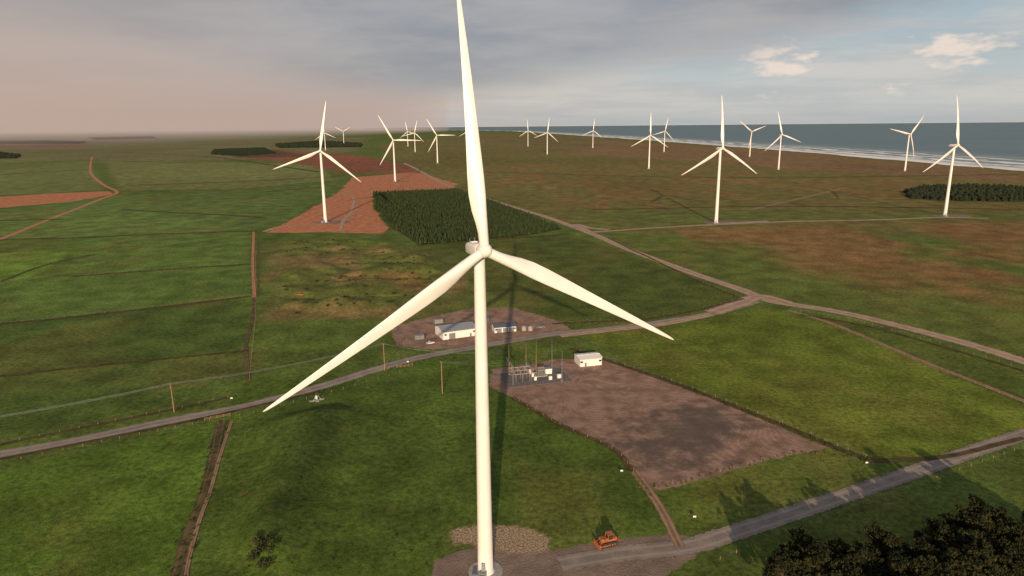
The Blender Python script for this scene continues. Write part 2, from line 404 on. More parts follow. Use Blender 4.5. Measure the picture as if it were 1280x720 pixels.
for i,((px,py),ph) in enumerate(turb):
    gx,gy=G(px,py); e=empty('wind_turbine',(gx,gy,h1(gx,gy)))
    yw=YAW+(random.uniform(-9,3) if i else 2)
    o=bpy.data.objects.new('tower',TM); scene.collection.objects.link(o); o.parent=e; o.rotation_euler[2]=R(yw)
    W=Matrix.Translation((0,0,HUB))@Matrix.Rotation(R(yw),4,'Z')@Matrix.Rotation(R(-5),4,'X')
    o=bpy.data.objects.new('nacelle',NM); scene.collection.objects.link(o); o.parent=e; o.matrix_local=W
    o=bpy.data.objects.new('rotor',RM); scene.collection.objects.link(o); o.parent=e
    o.matrix_local=W@Matrix.Translation((0,-4.6,0))@Matrix.Rotation(R(90-ph),4,'Y')
# ---------------------------------------------------------------- roads / tracks
def catmull(P,step):
    P=[np.array(p,float) for p in P]; P=[2*P[0]-P[1]]+P+[2*P[-1]-P[-2]]; out=[]
    for i in range(1,len(P)-2):
        L=np.linalg.norm(P[i+1]-P[i]); n=max(2,int(L/step))
        for k in range(n):
            t_=k/n; a_,b_,c_,d_=P[i-1],P[i],P[i+1],P[i+2]
            out.append(.5*((2*b_)+(-a_+c_)*t_+(2*a_-5*b_+4*c_-d_)*t_**2+(-a_+3*b_-3*c_+d_)*t_**3))
    out.append(P[-2]); return np.array(out)
def road_mat(name,ca_,cb_,grass=.0,edge=.86,jit=.5):
    m,t=newmat(name); P=t.geo(); uv=t.n('ShaderNodeTexCoord').outputs['UV']
    sp=t.n('ShaderNodeSeparateXYZ'); t.put(sp.inputs[0],uv); u=t.m('ABSOLUTE',sp.outputs[0])
    c=t.mix(t.mr(t.noise(P,.12,4,.65),.35,.65),ca_,cb_)
    c=t.mix(t.mr(t.noise(P,1.5,3,.7),.4,.7,0,.4),c,tuple(q*.6 for q in ca_))
    ru=t.m('SUBTRACT',1,t.m('MINIMUM',1,t.m('MULTIPLY',t.m('ABSOLUTE',t.m('SUBTRACT',u,.42)),5)))
    c=t.mix(t.m('MULTIPLY',ru,.45),c,tuple(min(q*1.35,1) for q in cb_))
    nz=t.noise(P,.4,5,.7)
    if grass: c=t.mix(t.m('MULTIPLY',t.mr(t.m('ADD',u,t.m('MULTIPLY',nz,.4)),.28,.45,1,0),grass),c,(.09,.11,.035))
    d=t.m('ADD',u,t.m('MULTIPLY',t.m('SUBTRACT',nz,.5),jit))
    t.bsdf(c,.95,.1,alpha=t.mr(d,edge-.07,edge+.07,1,0)); return m
SEAL=road_mat('gravel_road',(.22,.185,.16),(.32,.265,.225),0,.84,.8)
TAN=road_mat('tan_gravel_track',(.31,.22,.16),(.45,.32,.23),0,.84,.8)
DIRT=road_mat('dirt_track',(.24,.155,.10),(.36,.22,.15),.5,.8,.9)
REDT=road_mat('red_dirt_track',(.36,.155,.09),(.48,.24,.15))
DITCH=road_mat('ditch_scrub',(.06,.052,.026),(.16,.11,.055),.3,.75,1.0)
FLN=road_mat('fence_verge',(.045,.04,.018),(.12,.08,.038),0,.8,.7)
lay=[0]
def ribbon(name,px,width,mat,step=3):
    P=catmull(GP(px),step); n=len(P); lay[0]+=1; zo=.07+.006*lay[0]
    T=np.gradient(P,axis=0); T/= np.linalg.norm(T,axis=1)[:,None]+1e-9; Nn=np.stack([-T[:,1],T[:,0]],1)
    us=np.linspace(-1,1,5)
    s_=np.concatenate([[0],np.cumsum(np.linalg.norm(np.diff(P,axis=0),axis=1))])
    V=np.array([P+Nn*u_*width/2 for u_ in us]).transpose(1,0,2).reshape(-1,2)
    zz=height(V[:,0],V[:,1])+zo
    me=gridmesh(name,V[:,0],V[:,1],zz,5,n)
    uvl=me.uv_layers.new(name='UVMap'); U=np.tile(us,n); S=np.repeat(s_,5)
    li=np.zeros(len(me.loops),np.int32); me.loops.foreach_get('vertex_index',li)
    uvl.data.foreach_set('uv',np.stack([U[li],S[li]],1).astype(np.float32).ravel())
    me.materials.append(mat); o=bpy.data.objects.new(name,me); scene.collection.objects.link(o); return o
roadA=[(-160,592),(0,568),(100,551),(200,530),(290,513),(340,501),(400,484),(470,462),(530,446),(600,433),(690,418),(760,411),(830,402),(900,390),(945,377)]
roadB=[(505,204),(520,211),(560,232),(620,252),(680,270),(730,288),(800,317),(870,343),(930,364),(965,377),(1010,384),(1060,393),(1130,410),(1200,428),(1280,452),(1400,490)]
roadD=[(700,705),(780,692),(860,683),(910,668),(960,652),(1050,622),(1130,595),(1200,570),(1280,543),(1400,505)]
ribbon('access_road',roadA,9.5,SEAL); ribbon('gravel_road',roadB,13,TAN,6)
ribbon('gravel_road',[(735,290),(820,285),(900,281),(1000,277),(1100,275),(1175,272),(1235,273)],10,TAN,8)
ribbon('access_road',roadD,9,SEAL)
ribbon('dirt_track',[(890,391),(925,380),(950,371),(985,380)],16,TAN,4)
ribbon('dirt_track',[(735,289),(720,280),(735,284),(760,287)],12,TAN,6)
ribbon('dirt_track',[(700,420),(760,413),(830,405),(890,393)],8,TAN,4)
ribbon('dirt_track',[(792,588),(812,615),(828,640),(842,668),(850,684)],4,DIRT)
ribbon('dirt_track',[(985,388),(1040,405),(1100,430),(1160,455),(1220,478),(1290,505)],4.5,DIRT,5)
ribbon('dirt_track',[(115,196),(113,214),(128,230),(146,240),(126,249),(60,275),(0,299),(-60,318)],9,REDT,8)
ribbon('dirt_track',[(940,262),(1010,246),(1050,236)],9,DIRT,10)
ribbon('dirt_track',[(895,281),(940,278),(960,277)],14,TAN,8)
ribbon('dirt_track',[(317,290),(316,330),(318,372)],3,REDT,6); ribbon('dirt_track',[(323,290),(323,330),(323,372)],2.0,DITCH,6)
ribbon('ditch',[(318,372),(316,400),(308,430),(311,478)],3,DITCH)
ribbon('ditch',[(277,528),(266,580),(256,620),(236,670),(216,740)],5.5,DITCH)
ribbon('dirt_track',[(290,528),(276,570),(263,615),(250,650),(236,700),(230,740)],1.6,DIRT)
ribbon('dirt_track',[(415,243),(440,246),(440,262),(430,275),(425,289)],6,TAN,8)
ribbon('dirt_track',[(405,280),(350,284),(330,290)],7,TAN,8)
for l,wd in (([(-200,420),(0,405),(100,395),(230,381),(313,371)],6),([(90,345),(200,337),(313,330)],6),([(-100,312),(0,300),(95,298),(200,293),(316,289)],8),
    ([(160,232),(300,227),(420,221)],18),([(0,352),(60,330),(120,318)],4),([(-200,600),(0,556),(200,517),(285,499)],3),([(715,436),(850,482),(960,525),(1060,566),(1100,577)],4),
    ([(640,497),(700,531),(765,561),(790,590)],3),([(1090,577),(1180,572),(1280,548)],3),([(620,300),(700,293)],6),([(330,240),(400,234)],14),([(150,190),(260,196),(400,215)],20),([(0,218),(110,212)],20),([(150,262),(260,268),(330,272)],10),
    ([(0,205),(110,201),(250,204)],24),([(0,276),(80,274)],9),
    ([(760,297),(870,350),(925,372)],3),([(690,405),(820,397),(930,374)],3),([(740,262),(1000,258),(1280,262)],9),([(600,215),(900,222),(1280,218)],14),([(1000,394),(1060,404),(1130,421),(1280,464)],2.5),([(0,575),(150,546),(262,523),(400,490)],2.5),([(0,470),(150,455),(310,440)],3)):
    ribbon('field_margin',l,wd,FLN,5)
# ---------------------------------------------------------------- fences
def fence(px,sp=6,hh=1.25,wires=True,mat=WOOD,pr=.10):
    P=catmull(GP(px),sp); b=MB(); Z=height(P[:,0],P[:,1]); pv=None
    for (a_,b_),z_ in zip(P,Z):
        b.cyl((a_,b_,z_-.3),(a_,b_,z_+hh),pr,pr*.85,5,0)
        if pv and wires:
            for k in (.35,.75,1.15): b.cyl((pv[0],pv[1],pv[2]+k*hh/1.25),(a_,b_,z_+k*hh/1.25),.012,.012,3,1,False)
        pv=(a_,b_,z_)
    return b.obj('wire_fence',[mat,GY])
for l in ([(0,556),(200,517),(285,499)],[(0,580),(150,550),(262,528)],[(300,522),(400,495),(500,466)],[(640,497),(700,531),(765,561),(792,590)],[(715,436),(850,480),(960,522),(1060,563),(1095,576)],
          [(1000,390),(1060,400),(1130,418),(1280,462)],[(760,297),(870,350),(925,372)],[(690,405),(820,397),(930,374)],[(820,610),(900,590),(985,568)],[(1000,392),(1100,432),(1280,504)],
          [(900,700),(1000,660),(1130,612),(1280,560)],[(318,290),(320,372),(312,478)],[(90,345),(313,330)],[(0,405),(313,371)]): fence(l)
def rail_fence(px):
    P=catmull(GP(px),2.5); b=MB(); Z=height(P[:,0],P[:,1]); pv=None
    for (a_,b_),z_ in zip(P,Z):
        b.box((a_,b_,z_+.6),(.18,.18,1.5),0,0)
        if pv is not None:
            for k in (.35,.75,1.15): b.cyl((pv[0],pv[1],pv[2]+k),(a_,b_,z_+k),.07,.07,4,0)
        pv=(a_,b_,z_)
    b.obj('timber_rail_fence',[WOOD])
rail_fence([(256,527),(272,524),(288,521)]); rail_fence([(496,460),(506,459),(516,457)])
# ---------------------------------------------------------------- power poles and wires
def pole(px,py,H,rz,arms=1):
    gx,gy=G(px,py); b=MB(); z_=h1(gx,gy)
    b.cyl((0,0,-1),(0,0,H),.26,.18,10,0); tops=[]
    for k in range(arms):
        zz=H-.5-1.6*k; b.box((0,.2,zz),(2.6,.14,.16),0,0)
        for xx in (-1.15,-.4,.4,1.15): b.cyl((xx,.2,zz+.08),(xx,.2,zz+.42),.08,.05,6,1); tops.append((xx,.2,zz+.42))
    b.cyl((-.9,.2,H-.55),(0,0,H-1.5),.04,.04,4,0); b.cyl((.9,.2,H-.55),(0,0,H-1.5),.04,.04,4,0)
    b.obj('power_pole',[WOOD,CER],(gx,gy,z_),rz)
    cs,sn=math.cos(rz),math.sin(rz)
    return [(gx+a*cs-b_*sn,gy+a*sn+b_*cs,z_+c_) for a,b_,c_ in tops]
def dirz(a,b):
    A,B=G(*a),G(*b); return math.atan2(B[1]-A[1],B[0]-A[0])+math.pi/2
tp=[pole(-190,590,14,dirz((-190,590),(218,517))),pole(218,517,14,dirz((-190,590),(218,517))),pole(481,463,15,dirz((218,517),(481,463)))]
tp2=[pole(553,492,16.5,dirz((553,492),(640,472)))]
wm=MB()
def wire(p,q,sag=1.6,n=14,r_=.03):
    pr=None
    for i in range(n+1):
        t_=i/n; c_=(p[0]+(q[0]-p[0])*t_,p[1]+(q[1]-p[1])*t_,p[2]+(q[2]-p[2])*t_-sag*4*t_*(1-t_))
        if pr: wm.cyl(pr,c_,r_,r_,4,0,False)
        pr=c_
for A_,B_ in ((tp[0],tp[1]),(tp[1],tp[2])):
    for i in range(4): wire(A_[i],B_[i],2.0)
# ---------------------------------------------------------------- buildings
def shed(name,px,py,L,Wd,H,rz,roof,doors,rise=1.6):
    gx,gy=G(px,py); e=empty(name,(gx,gy,h1(gx,gy)),rz)
    b=MB(); b.prism([(-Wd/2,-.3),(Wd/2,-.3),(Wd/2,H),(0,H+rise),(-Wd/2,H)],-L/2,L/2,0,Matrix.Rotation(R(90),4,'Z'))
    b.obj('walls',[WHP],parent=e)
    b=MB(); sl=math.atan2(rise,Wd/2)
    for sg in (-1,1):
        Mx=Matrix.Translation((0,sg*Wd/4,H+rise/2+.09))@Matrix.Rotation(-sg*sl,4,'X')
        Wl=Wd/2/math.cos(sl)+.35
        b.box((0,sg*.1,0),(L+.7,Wl,.1),0,0,Mx)
        k=int(L/1.1)
        for i in range(k+1): b.box((-L/2+i*L/k,sg*.1,.075),(.07,Wl,.06),0,0,Mx)
    b.cyl((-L/2-.3,0,H+rise+.17),(L/2+.3,0,H+rise+.17),.13,.13,6,0)
    b.obj('roof',[roof],parent=e)
    b=MB()
    for xx,ww,hh in doors:
        b.box((xx,-Wd/2-.03,hh/2),(ww,.08,hh),0,0)
        for k in range(1,int(hh/.6)): b.box((xx,-Wd/2-.09,k*.6),(ww,.04,.06),0,0)
    b.obj('doors',[GY],parent=e)
    b=MB(); 
    for xx in (-L*.42,L*.42): b.box((xx,-Wd/2-.04,H*.62),(1.4,.06,1.0),0,0)
    b.box((L/2+.04,0,H*.6),(.06,1.6,1.1),0,0); b.obj('windows',[GLS],parent=e)
    b=MB(); b.cyl((-L/2-.2,-Wd/2-.33,H-.05),(L/2+.2,-Wd/2-.33,H-.05),.1,.1,6,0)
    for sx in (-1,1): b.cyl((sx*L/2*.98,-Wd/2-.12,0),(sx*L/2*.98,-Wd/2-.12,H),.05,.05,6,0)
    b.obj('gutters',[GY],parent=e); return e
shed('storage_shed',570,418,22,15,4.8,R(24),ROOFG,[(-5,4,3.6),(7,1,2.1)],1.8)
shed('workshop_building',630,413,14,8,3.4,R(14),ROOFB,[(-4,3.2,2.8),(0,3.2,2.8),(4,3.2,2.8)],1.0)
shed('control_building',735,454,12.5,9,4.2,R(14),WHP,[(-3,1,2.1)],.7)
for px,py in ((655,413),(663,413)):
    gx,gy=G(px,py); b=MB(); b.cyl((0,0,0),(0,0,2.5),1.5,1.5,24,0); b.cyl((0,0,2.5),(0,0,3.0),1.5,.35,24,0); b.cyl((0,0,3.0),(0,0,3.15),.35,.35,12,0)
    for k in range(5): b.cyl((0,0,.3+k*.5),(0,0,.36+k*.5),1.54,1.54,24,0)
    b.obj('water_tank',[CON],(gx,gy,h1(gx,gy)))
def container(px,py,mat,rz,L=6.1):
    gx,gy=G(px,py); b=MB(); b.box((0,0,1.35),(L,2.4,2.5),0,0)
    for k in range(int(L/.3)): 
        b.box((-L/2+.2+k*.3,-1.22,1.35),(.12,.06,2.3),0,0); b.box((-L/2+.2+k*.3,1.22,1.35),(.12,.06,2.3),0,0)
    for sx in (-1,1):
        for sy in (-1,1): b.box((sx*(L/2-.05),sy*1.18,1.33),(.18,.16,2.66),0,1)
    b.obj('shipping_container',[mat,DKM],(gx,gy,h1(gx,gy)),rz)
container(524,424,GY,R(20)); container(606,402,ROOFB,R(12)); container(548,404,ROOFG,R(24))
def car(name,px,py,mat,rz):
    gx,gy=G(px,py); b=MB()
    b.prism([(-2.4,.45),(2.3,.45),(2.4,.75),(2.2,1.05),(1.1,1.12),(.5,1.75),(-.8,1.8),(-1.05,1.15),(-2.4,1.12)],-.9,.9,0)
    b.prism([(1.0,1.14),(.46,1.7),(-.74,1.74),(-.96,1.18)],-.92,.92,1)
    for xx in (-1.5,1.5):
        for yy in (-.8,.8): b.cyl((xx,yy-.13,.38),(xx,yy+.13,.38),.38,.38,14,2)
    b.obj(name,[mat,GLS,DKM],(gx,gy,h1(gx,gy)+.02),rz)
car('utility_truck',538,430,WHP,R(30)); car('utility_truck',600,424,DKM,R(100)); car('utility_truck',676,410,GY,R(10)); car('utility_truck',376,371,RED,R(5))
# ---------------------------------------------------------------- substation
sx,sy=G(668,472); ss=empty('electrical_substation',(sx,sy,h1(sx,sy)),R(14))
b=MB(); b.box((0,0,.05),(34,20,.2),0,0); b.obj('gravel_pad',[simple('substation_gravel',(.17,.15,.14),.95,.1,0,.3,2)],parent=ss)
def trafo(x0,y0):
    b=MB(); b.box((x0,y0,.35),(6,4.4,.5),0,2); b.box((x0,y0,2.1),(3.6,2.2,2.8),0,0)
    for sg in (-1,1):
        for k in range(7): b.box((x0-1.5+k*.5,y0+sg*1.55,2.0),(.12,.8,2.2),0,0)
    b.cyl((x0-1.8,y0,4.3),(x0+1.8,y0,4.3),.42,.42,14,0); b.box((x0-1.2,y0,3.7),(.2,.4,.8),0,0); b.box((x0+1.2,y0,3.7),(.2,.4,.8),0,0)
    for k in (-1,0,1): 
        b.cyl((x0+k*1.0,y0-.8,3.5),(x0+k*1.1,y0-1.3,5.4),.16,.08,8,1)
        for j in range(5): b.cyl((x0+k*(1.0+.02*j),y0-.85-.1*j,3.8+.3*j),(x0+k*(1.0+.02*j),y0-.87-.1*j,3.88+.3*j),.27,.27,10,1)
    b.obj('transformer',[GY,CER,CON],parent=ss)
trafo(4,2)
b=MB()
for xx in (-11,-7.5,-4):
    for yy in (-5,0,5):
        b.cyl((xx,yy,.1),(xx,yy,2.6),.14,.14,8,0); b.cyl((xx,yy,2.6),(xx,yy,4.2),.15,.11,8,1)
        for j in range(5): b.cyl((xx,yy,2.8+.28*j),(xx,yy,2.88+.28*j),.26,.26,10,1)
    b.box((xx,0,2.55),(.25,11,.2),0,0); b.cyl((xx,-6,4.25),(xx,6,4.25),.07,.07,8,2)
for yy in (-5,0,5): b.cyl((-12.5,yy,4.6),(0,yy,4.6),.06,.06,8,2)
for k in range(3):
    b.box((-1+.0,-5+k*5,1.6),(1.2,1.4,1.8),0,2); b.cyl((-1,-5+k*5,2.5),(-1.4,-5+k*5,4.6),.16,.12,8,1); b.cyl((-1,-5+k*5,2.5),(-.5,-5+k*5,4.6),.16,.12,8,1)
b.obj('switchgear',[GY,CER,WHP],parent=ss)
b=MB()
def lattice(xx,yy,H,wd=.6):
    for a in (-1,1):
        for c_ in (-1,1): b.cyl((xx+a*wd/2,yy+c_*wd/2,0),(xx+a*wd/4,yy+c_*wd/4,H),.06,.05,4,0)
    k=int(H/1.0)
    for j in range(k):
        q0=wd/2*(1-.5*j/k); q1=wd/2*(1-.5*(j+1)/k)
        b.cyl((xx-q0,yy-q0,j*H/k),(xx+q1,yy-q1,(j+1)*H/k),.03,.03,3,0,False); b.cyl((xx-q0,yy+q0,j*H/k),(xx+q1,yy+q1,(j+1)*H/k),.03,.03,3,0,False)
for yy in (-7,7): lattice(-13,yy,10)
b.box((-13,0,9.6),(.4,14.4,.4),0,0)
for yy in (-4,0,4): b.cyl((-13,yy,9.4),(-13,yy,7.9),.14,.14,8,1)
for yy in (-5,5): lattice(-3,yy,7.5,.5)
b.box((-3,0,7.3),(.3,10.4,.3),0,0)
b.obj('gantry',[GY,CER],parent=ss)
for (ax,ay) in ((-11.5,7.6),(3.5,9),(12,8.4),(12,-8.6),(-2,8.8)):
    b=MB(); b.cyl((ax,ay,0),(ax,ay,9),.2,.15,8,0); b.cyl((ax,ay,9),(ax,ay,16.5),.14,.06,8,0); b.box((ax,ay,.2),(.9,.9,.4),0,1); b.obj('lightning_mast',[WOOD if ax<4 else GY,CON],parent=ss)
b=MB()
for (a0,a1) in (((-17,-10),(17,-10)),((17,-10),(17,10)),((17,10),(-17,10)),((-17,10),(-17,-10))):
    L=math.dist(a0,a1); k=int(L/3)
    for j in range(k):
        t_=j/k; q=(a0[0]+(a1[0]-a0[0])*t_,a0[1]+(a1[1]-a0[1])*t_); b.cyl((*q,0),(*q,2.4),.05,.05,5,0)
    for zz in (.3,.8,1.3,1.8,2.3): b.cyl((*a0,zz),(*a1,zz),.02,.02,3,0,False)
b.obj('security_fence',[GY],parent=ss)
b=MB(); b.box((8.5,4,1.5),(3.5,2.6,2.8),0,0); b.box((8.5,4,2.98),(3.9,3.0,.14),0,1); b.box((12,-4,1.1),(2,1.4,2),0,0); b.box((7,-5,1),(1.6,1.2,1.8),0,0); b.obj('equipment_kiosk',[WHP,GY],parent=ss)
def ssw(p):
    c_,s_=math.cos(R(14)),math.sin(R(14)); return (sx+p[0]*c_-p[1]*s_,sy+p[0]*s_+p[1]*c_,h1(sx,sy)+p[2])
for i,yy in enumerate((-4,0,4)): wire(tp2[0][i],ssw((-13,yy,9.6)),.8); wire(tp[2][i],ssw((-11.5,7.6,13.5-.8*i)),2.5)
wm.obj('power_lines',[GY])
def met(px,py):
    gx,gy=G(px,py); b=MB(); b.box((0,0,.06),(7,1.6,.2),R(30),0); b.box((0,0,.08),(5,1.5,.22),R(115),0); b.cyl((0,0,0),(0,0,3.6),.09,.07,8,1); b.box((0,0,1.4),(.9,.5,1.1),0,1); b.box((0,-.4,3.2),(1.2,.06,.8),0,2)
    for a in (0,120,240): b.cyl((0,0,3.3),(2.4*math.cos(R(a)),2.4*math.sin(R(a)),0),.05,.05,4,1)
    b.obj('weather_station',[CON,WHP,GLS],(gx,gy,h1(gx,gy)+.05))
met(396,501)
def sign(px,py,H=1.6):
    gx,gy=G(px,py); b=MB(); b.cyl((-.4,0,-.2),(-.4,0,H),.05,.05,6,0); b.cyl((.4,0,-.2),(.4,0,H),.05,.05,6,0); b.box((0,-.08,H-.35),(1.0,.05,.6),0,1); b.obj('site_sign',[GY,WHP],(gx,gy,h1(gx,gy)))
for q in ((290,502),(510,455),(868,650),(777,592),(1083,582)): sign(*q)
# ---------------------------------------------------------------- bulldozer
gx,gy=G(759,680); dz=empty('bulldozer',(gx,gy,h1(gx,gy)+.05),R(200)); dz.scale=(1.15,1.15,1.15)
b=MB()
for sg in (-1,1):
    prof=[]; 
    for k in range(10): a=math.pi/2+math.pi*k/9; prof.append((-1.8+.55*math.cos(a),.55+.55*math.sin(a)))
    for k in range(10): a=-math.pi/2+math.pi*k/9; prof.append((1.6+.55*math.cos(a),.55+.55*math.sin(a)))
    b.prism(prof,sg*1.15-.3,sg*1.15+.3,0)
    for k in range(14): b.box((-1.9+.28*k,sg*1.15,1.12),(.08,.66,.08),0,0)
    for k in range(5): b.cyl((-1.6+.75*k,sg*1.15-.33,.45),(-1.6+.75*k,sg*1.15+.33,.45),.22,.22,10,1)
b.obj('tracks',[DKM,ORG],parent=dz)
b=MB(); b.prism([(-2.0,.7),(2.3,.7),(2.4,1.6),(2.1,2.05),(.3,2.15),(.3,1.7),(-2.0,1.6)],-.8,.8,0); b.box((-1.9,0,1.6),(.8,1.9,.9),0,0); b.cyl((1.3,.3,2.0),(1.3,.3,2.9),.09,.09,8,1)
b.box((2.42,0,1.35),(.06,1.2,.9),0,1); b.obj('hull',[ORG,DKM],parent=dz)
b=MB(); b.box((-.6,0,2.35),(1.5,1.5,1.2),0,1)
for sx_ in (-1.38,.18):
    for sy_ in (-.78,.78): b.box((sx_,sy_,2.3),(.12,.12,1.5),0,0)
b.box((-.6,0,3.1),(1.9,1.8,.14),0,0); b.obj('cab',[ORG,GLS],parent=dz)
b=MB(); b.prism([(3.1,.1),(3.35,.1),(3.15,.6),(3.2,1.1),(3.45,1.5),(3.2,1.5),(2.98,1.1),(2.93,.6)],-2.0,2.0,0)
for sg in (-1,1): b.cyl((3.1,sg*1.55,.6),(0,sg*1.55,.55),.13,.13,8,0); b.cyl((2.95,sg*.5,1.1),(2.2,sg*.5,1.7),.08,.08,8,0)
b.obj('blade',[ORG],parent=dz)
b=MB(); b.box((-3.0,0,.9),(.3,1.8,.5),0,0); 
for yy in (-.7,0,.7): b.box((-3.2,yy,.6),(.2,.14,1.2),0,1)
b.box((-2.5,0,.9),(.9,.3,.3),0,0); b.obj('ripper',[ORG,DKM],parent=dz)
# ---------------------------------------------------------------- vegetation
def leafmat(name,a,b_):
    m,t=newmat(name); at=t.attr('rnd').outputs['Fac']; P=t.geo()
    c=t.mix(at,a,b_); c=t.mix(t.mr(t.noise(P,.5,2,.6),.4,.65,0,.5),c,tuple(q*.55 for q in a))
    t.bsdf(c,.8,.15); return m
LEAF=leafmat('macrocarpa_foliage',(.012,.021,.009),(.055,.050,.018))
SHRUB=leafmat('shrub_foliage',(.03,.045,.018),(.09,.095,.03))
PINE=leafmat('young_pine_foliage',(.014,.028,.011),(.050,.068,.022))
RUSH=leafmat('rank_grass',(.09,.085,.03),(.24,.18,.075))
BARK=simple('bark',(.10,.07,.05),.9,.1,0,.4,4)
def leaf_quads(cent,rad,per,size):
    C=np.repeat(np.array(cent),per,axis=0); n=len(C); rd=np.repeat(np.array(rad),per)
    d=rng.normal(size=(n,3)); d/=np.linalg.norm(d,axis=1)[:,None]; rr_=rng.random(n)**.45
    P=C+d*(rd*rr_)[:,None]*np.array([1,1,.62])
    a=rng.normal(size=(n,3)); a/=np.linalg.norm(a,axis=1)[:,None]
    b_=np.cross(a,rng.normal(size=(n,3))); b_/=np.linalg.norm(b_,axis=1)[:,None]
    s=(size*(.6+.9*rng.random(n)))[:,None]
    V=np.stack([P-a*s-b_*s*.5,P+a*s*.2-b_*s*.6,P+a*s+b_*s*.3,P-a*s*.3+b_*s*.6],1).reshape(-1,3)
    rnd=np.repeat(np.repeat(rng.random(len(cent)),per)*.6+rng.random(n)*.4,4)
    return V,rnd
def foliage_mesh(name,V,rnd,mat,extra=None,emat=None):
    nq=len(V)//4; ev=np.array(extra.v) if extra else np.zeros((0,3)); ef=extra.f if extra else []
    me=bpy.data.meshes.new(name)
    faces=np.arange(nq*4).reshape(-1,4).tolist()+[[i+nq*4 for i in f_] for f_ in ef]
    me.from_pydata(np.concatenate([V,ev]).tolist(),[],faces)
    me.materials.append(mat)
    if emat: me.materials.append(emat); me.polygons.foreach_set('material_index',[0]*nq+[1]*len(ef))
    fattr(me,'rnd',np.concatenate([rnd,np.zeros(len(ev))])); return me
def tree_mesh(seed,H,Rr):
    rs=random.Random(seed); b=MB(); top=Vector((rs.uniform(-1,1),rs.uniform(-1,1),H*.7))
    p=Vector((0,0,-.5)); q=Vector((rs.uniform(-.5,.5),rs.uniform(-.5,.5),H*.3)); b.cyl(p,q,.55,.4,9,0); b.cyl(q,top,.4,.12,8,0)
    cent=[];rad=[]
    nl=13
    for i in range(nl):
        a=2.4*i+rs.uniform(-.4,.4); zz=H*(.22+.6*i/nl); rl=Rr*(1.05-.55*(i/nl)**1.6)*rs.uniform(.6,1.15)
        e_=Vector((math.cos(a)*rl,math.sin(a)*rl,zz+H*.08)); s_=q.lerp(top,max(0,(i/nl)*.9)) if i>2 else q
        b.cyl(s_,e_,.2,.06,6,0)
        for k in range(7):
            t_=rs.uniform(.35,1.1); c_=s_.lerp(e_,t_)+Vector((rs.gauss(0,.9),rs.gauss(0,.9),rs.gauss(.3,.6))); cent.append(tuple(c_)); rad.append(rs.uniform(.8,1.5))
    for k in range(16): cent.append((top.x+rs.gauss(0,1.3),top.y+rs.gauss(0,1.3),H*rs.uniform(.7,.97))); rad.append(rs.uniform(.7,1.2))
    V,r_=leaf_quads(cent,rad,80,.27)
    return foliage_mesh('foliage',V,r_,LEAF,b,BARK)
TR=[tree_mesh(i,h_,r_) for i,(h_,r_) in enumerate(((11,5),(12.5,5.5),(9.5,4.5),(10.5,6)))]
trees=[(1000,722),(1022,745),(1050,716),(1075,735),(1100,712),(1122,742),(1150,722),(1172,702),(1198,716),(1212,690),(1232,722),(1255,698),(1282,712),(1300,690),(1330,700),(1160,760),(1210,750),(1260,745),(1060,770),(1110,775),(1320,730),(975,745),(1186,740),(1240,680)]
for i,(px,py) in enumerate(trees):
    gx,gy=G(px,py); o=bpy.data.objects.new('macrocarpa_tree',TR[i%4]); scene.collection.objects.link(o)
    o.location=(gx,gy,h1(gx,gy)); o.rotation_euler[2]=random.uniform(0,6.3); s_=random.uniform(.9,1.15)*(1.1 if px>1130 else 1.03); o.scale=(s_,s_,s_*random.uniform(.95,1.2))
def shrubs(name,pts,r_,mat,per=40,size=.22,k=3):
    cent=[];rad=[]
    for gx,gy in pts:
        z_=h1(gx,gy)
        for j in range(k): q=r_*random.uniform(.5,1); cent.append((gx+random.gauss(0,r_*.5),gy+random.gauss(0,r_*.5),z_+q*.5)); rad.append(q)
    V,rn=leaf_quads(cent,rad,per,size); o=bpy.data.objects.new(name,foliage_mesh(name,V,rn,mat)); scene.collection.objects.link(o)
def linepts(px,sp,j): 
    P=catmull(GP(px),sp); return [(a+random.gauss(0,j),b_+random.gauss(0,j)) for a,b_ in P]
shrubs('shrub',[G(322,690),G(334,698),G(328,712),G(318,704),G(340,688)],2.0,SHRUB,110,.25,4)
shrubs('hedge',linepts([(715,436),(780,457),(850,482),(960,525),(1060,566),(1092,577)],1.8,.7),.8,SHRUB,18,.22,2)
shrubs('rank_grass',linepts([(640,497),(700,531),(765,561),(792,590),(815,625)],1.6,.6),.5,RUSH,18,.16,2)
shrubs('rank_grass',linepts([(277,528),(266,580),(256,620),(236,670),(216,740)],1.1,1.5),.55,SHRUB,18,.16,2)
shrubs('rank_grass',linepts([(820,612),(900,590),(1000,566),(1090,576)],1.8,.9),.5,RUSH,16,.18,2)
sp=[]
for _ in range(260):
    px=random.uniform(345,585); py=random.uniform(300,395)
    q=G(px,py)
    if float(sdf(gully,np.array([q[0]]),np.array([q[1]]))[0])<-8 and vnoise(np.array([q[0]/30]),np.array([q[1]/30]),5)[0]>.5: sp.append(q)
shrubs('scrub_bushes',sp,1.3,SHRUB,22,.4,3)
sp=[]
for _ in range(70):
    q=G(random.uniform(300,560),random.uniform(520,715)); sp.append(q)
shrubs('rush_tussocks',sp,.5,SHRUB,22,.14,2)
